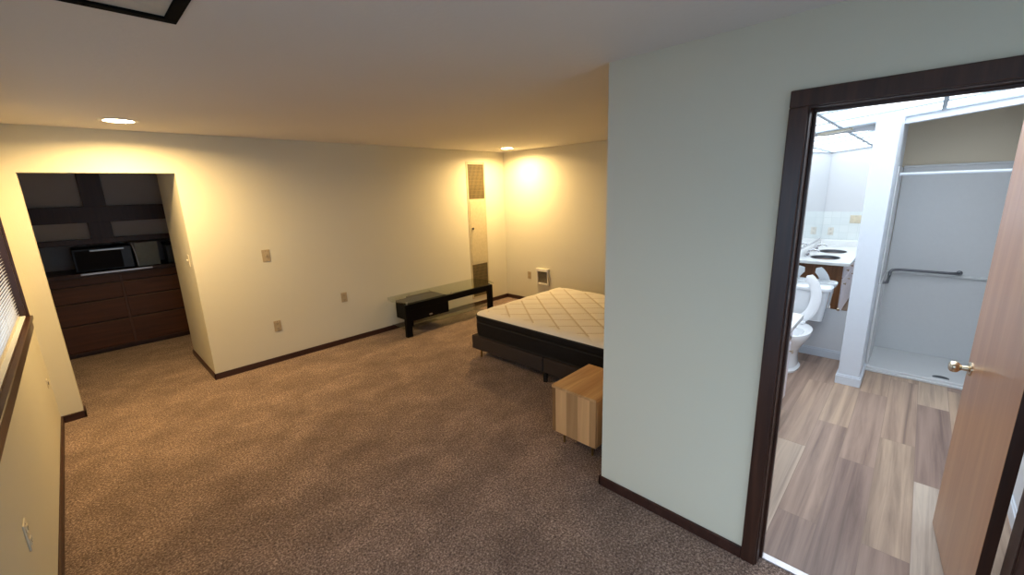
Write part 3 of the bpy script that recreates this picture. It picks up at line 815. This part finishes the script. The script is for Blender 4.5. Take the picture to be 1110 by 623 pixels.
# ------------------------------------------------------------------ bed
BX0, BX1, BY0, BY1 = 2.80, 4.32, 1.31, 3.355
bd = thing('bed_base', 'low charcoal fabric bed base split in two, on short legs', 'bed', (3.56, 2.33, 0))
ym = 2.355
for y0, y1 in ((BY0, ym-.004), (ym+.004, BY1)):
    b = nb(); box(b, BX0, BX1, y0, y1, .105, .252, .012, 3)
    for v in b.verts:   # soft upholstered top edge
        if v.co.z > .2 and v.co.x < BX0+.05: v.co.z += .004*math.sin(v.co.y*23)
    obj('base_section', b, M['greyfab'], bd, True)
for x in (BX0+.07, BX1-.07):
    for y in (BY0+.08, BY1-.075):
        b = nb(); cyl(b, (x, y, .108), (x-.006, y, 0), .016, .010, 16); obj('leg', b, M['brass'], bd, True)
    for y in (ym,):
        b = nb(); cyl(b, (x-.03, y, .108), (x-.03, y, .0), .026, .022, 18); obj('middle_leg', b, M['blackmetal'], bd, True)
mt = thing('mattress', 'white quilted mattress with black sides on the charcoal base', 'mattress', (3.56, 2.33, .252))
mx0, mx1, my0, my1 = BX0+.005, BX1-.01, BY0+.0, BY1-.03
def mring(z, ins, r): return [(x, y, z) for x, y, _ in rrect(mx0+ins, mx1-ins, my0+ins, my1-ins, 0, r, 8)]
b = nb(); loft(b, [mring(.2575, .03, .06), mring(.266, .01, .08), mring(.30, .002, .09), mring(.38, .0, .09), mring(.415, .008, .09)])
obj('side_panel', b, M['blackfab'], mt, True)
b = nb(); loft(b, [mring(.415, .01, .09), mring(.43, .003, .09), mring(.46, -.001, .09), mring(.485, .006, .09)])
obj('pillow_top_gusset', b, M['blackfab'], mt, True)
for z, ins in ((.267, .012), (.415, .004), (.487, .003)):
    b = nb(); ring = mring(z, ins, .09); tube(b, ring, .0075, 8, True); obj('piping', b, M['piping'], mt, True)
# quilted top: fine grid, rounded rectangular outline, diamond tufting
b = nb(); NX, NY = 110, 150; vs = {}
cx, cy = (mx0+mx1)/2, (my0+my1)/2; hx, hy = (mx1-mx0)/2-.004, (my1-my0)/2-.004
def quilt(x, y):
    p, q = QP, QQ
    x -= 2.96; y -= 2.305; u = (x/p + y/q); v = (x/p - y/q)
    d = min(abs(u-round(u)), abs(v-round(v)))
    return (1-math.exp(-(d/.16)**1.3))*.009 - .006*math.exp(-(d/.03)**2)
rc = .09
for i in range(NX+1):
    for j in range(NY+1):
        # denser towards edges
        fx = math.sin((i/NX-.5)*PI)*.35 + (i/NX-.5)*2*.65; fy = math.sin((j/NY-.5)*PI)*.35+(j/NY-.5)*2*.65
        x, y = fx*hx, fy*hy
        ax, ay = abs(x)-(hx-rc), abs(y)-(hy-rc)
        if ax > 0 and ay > 0:   # pull the corner in to a rounded outline
            m_ = max(ax, ay); l = math.hypot(ax, ay); k = m_/l
            x = math.copysign(hx-rc+ax*k, x); y = math.copysign(hy-rc+ay*k, y)
            edge = rc-m_
        else: edge = min(hx-abs(x), hy-abs(y))
        e = max(0, min(1, edge/.10))
        h = .490 + .034*math.sqrt(1-(1-e)**2) + quilt(cx+x, cy+y)*min(1, e*1.4+.05)
        vs[i, j] = b.verts.new((cx+x, cy+y, h))
for i in range(NX):
    for j in range(NY): b.faces.new((vs[i,j], vs[i+1,j], vs[i+1,j+1], vs[i,j+1]))
bord = [vs[i,0] for i in range(NX+1)] + [vs[NX,j] for j in range(1, NY+1)] + [vs[i,NY] for i in range(NX-1,-1,-1)] + [vs[0,j] for j in range(NY-1,0,-1)]
low = [b.verts.new((v.co.x, v.co.y, .480)) for v in bord]
for k in range(len(bord)): b.faces.new((bord[k], low[k], low[(k+1)%len(low)], bord[(k+1)%len(bord)]))
b.faces.new(low)
q = obj('quilted_top', b, M['quilt'], mt)
for p in q.data.polygons: p.use_smooth = True

# ------------------------------------------------------------------ nightstand
ns = thing('nightstand', 'small block nightstand of mixed-tone mango wood boards at the bedside', 'nightstand', (2.33, 1.51, 0))
nx0, nx1, ny0, ny1, nz0, nz1 = 2.10, 2.56, 1.33, 1.69, .105, .455
b = nb(); box(b, nx0+.002, nx1-.002, ny0+.002, ny1-.002, nz0, nz1-.02, .004, 2); obj('body', b, M['mango'], ns)
b = nb(); box(b, nx0, nx1, ny0, ny1, nz1-.02, nz1, .004, 2); obj('top', b, M['mangotop'], ns)
b = nb(); box(b, nx0+.02, nx1-.02, ny0-.001, ny0+.004, nz0+.02, nz1-.04, .001, 1); dd = obj('door', b, M['mango'], ns)
for x in (nx0+.065, nx1-.065):
    for y in (ny0+.065, ny1-.06):
        b = nb(); cyl(b, (x, y, nz0+.002), (x+(.004 if x < 2.3 else -.004), y, 0), .011, .008, 14); obj('leg', b, M['brass'], ns, True)

# ------------------------------------------------------------------ nook built-ins
YCB = 6.90
cb = thing('built_in_cabinet', 'dark walnut built-in drawer cabinet along the back of the nook', 'cabinet', (.3, 7.15, 0))
b = nb(); box(b, -.85, 1.45, YCB+.02, 7.45, .05, .955); box(b, -.85, 1.45, YCB+.06, 7.45, 0, .05)
for x in (-.85, .295, 1.42): box(b, x, x+.03, YCB, YCB+.02, .05, .955)
for z in (.05, .935): box(b, -.85, 1.45, YCB+.001, YCB+.02, z, z+.02)
obj('carcass', b, M['cabdark'], cb)
rows = [(.075, .385), (.40, .645), (.66, .84), (.855, .935)]
for z0, z1 in rows:
    for x0, x1 in ((-.82, .302), (.318, 1.415)):
        b = nb(); box(b, x0+.003, x1-.003, YCB-.006, YCB+.02, z0, z1, .005, 2)
        obj('drawer', b, M['cab'], cb)
b = nb(); box(b, -.85, 1.45, YCB-.03, 7.45, .957, .99, .006, 2); obj('worktop', b, M['cabdark'], cb)
b = nb(); box(b, -.02, .62, YCB-.036, YCB-.0305, .965, .988, .002, 1); obj('edge_strip', b, M['silver'], cb)

sf = thing('built_in_shelving', 'dark wooden shelf frame with pale grey backs above the drawer cabinet', 'shelving', (.3, 7.2, 1.31))
for x0, x1 in ((-.85, -.70), (.14, .335), (1.2, 1.45)):
    b = nb(); box(b, x0, x1, YCB, YCB+.03, 1.31, H, .003, 1); obj('stile', b, M['cabdark'], sf)
b = nb(); box(b, -.85, 1.45, YCB+.002, 7.32, 1.56, 1.585); box(b, -.85, 1.45, YCB-.002, YCB+.028, 1.56, 1.74, .003, 1); obj('shelf', b, M['cabdark'], sf)
b = nb(); box(b, -.85, 1.45, YCB-.002, 7.32, 1.315, 1.375, .003, 1); obj('shelf', b, M['cabdark'], sf)
b = nb(); box(b, -.85, 1.45, YCB+.06, YCB+.075, 1.375, H); obj('back_panel', b, M['niche'], sf)

# things on the worktop
ap = thing('microwave', 'black glass-fronted box appliance on the nook worktop', 'appliance', (.22, 7.1, .99))
b = nb(); box(b, -.05, .47, YCB+.06, 7.38, .995, 1.26, .008, 2); obj('body', b, M['blackmetal'], ap)
b = nb(); box(b, -.03, .37, YCB+.045, YCB+.06, 1.01, 1.24, .004, 2); obj('door', b, M['darkglass'], ap)
b = nb(); box(b, .10, .40, YCB+.035, YCB+.045, 1.225, 1.245, .004, 2); obj('handle', b, M['silver'], ap)
for x in (.0, .42):
    b = nb(); cyl(b, (x, 7.1, .99), (x, 7.1, .996), .02); obj('foot', b, M['black'], ap)
pv = thing('curved_panel', 'pale grey-green panel with bright curved edge beside the black appliance', 'panel', (.6, 7.0, .99))
b = nb()
pts = [(.50, 6.97), (.72, 6.99), (.72, 7.01), (.50, 6.99)]; extr(b, pts, .99, 1.28); obj('panel', b, M['palegrey'], pv)
b = nb(); tube(b, [(.475, 6.965, 1.285), (.487, 6.965, 1.24), (.495, 6.965, 1.18), (.498, 6.965, 1.1), (.50, 6.965, .996)], .009, 10); obj('curved_edge', b, M['silver'], pv, True)
sp = thing('storage_box', 'blue-grey box on the right end of the nook worktop', 'box', (.98, 7.1, .99))
b = nb(); box(b, .80, 1.15, 6.97, 7.25, .99, 1.22, .012, 3); obj('body', b, M['bluegrey'], sp)
b = nb(); box(b, .79, 1.16, 6.96, 7.26, 1.22, 1.25, .008, 3); obj('lid', b, M['black'], sp)

# ------------------------------------------------------------------ world and camera
w = bpy.data.worlds.new('World'); sc.world = w; w.use_nodes = True
nt = w.node_tree; bg = nt.nodes['Background']
tc = nt.nodes.new('ShaderNodeTexCoord'); sp_ = nt.nodes.new('ShaderNodeSeparateXYZ'); nt.links.new(tc.outputs['Generated'], sp_.inputs[0])
c = ramp(nt, sp_.outputs[2], [(0, (.52, .70, .92, 1)), (.25, (.64, .81, 1, 1)), (1, (.55, .74, 1, 1))])
nt.links.new(c, bg.inputs['Color']); bg.inputs['Strength'].default_value = 2.05

cam = bpy.data.cameras.new('Camera'); co = bpy.data.objects.new('Camera', cam); C.objects.link(co)
yaw, pitch, roll, f = .79988, -.22631, -.031927, 456.077
F = Vector((math.sin(yaw)*math.cos(pitch), math.cos(yaw)*math.cos(pitch), math.sin(pitch)))
Rt = Vector((math.cos(yaw), -math.sin(yaw), 0)); U = Rt.cross(F)
r = math.cos(roll)*Rt + math.sin(roll)*U; u = -math.sin(roll)*Rt + math.cos(roll)*U
m = Matrix((r, u, -F)).transposed().to_4x4(); m.translation = (0, 0, 1.768)
co.matrix_world = m
cam.sensor_fit = 'HORIZONTAL'; cam.sensor_width = 36; cam.lens = f*36/1110; cam.clip_start = .02
sc.camera = co
sc.view_settings.view_transform = 'Standard'; sc.view_settings.look = 'None'
sc.view_settings.gamma = 1; sc.view_settings.use_curve_mapping = False
sc.view_settings.exposure = 0.62
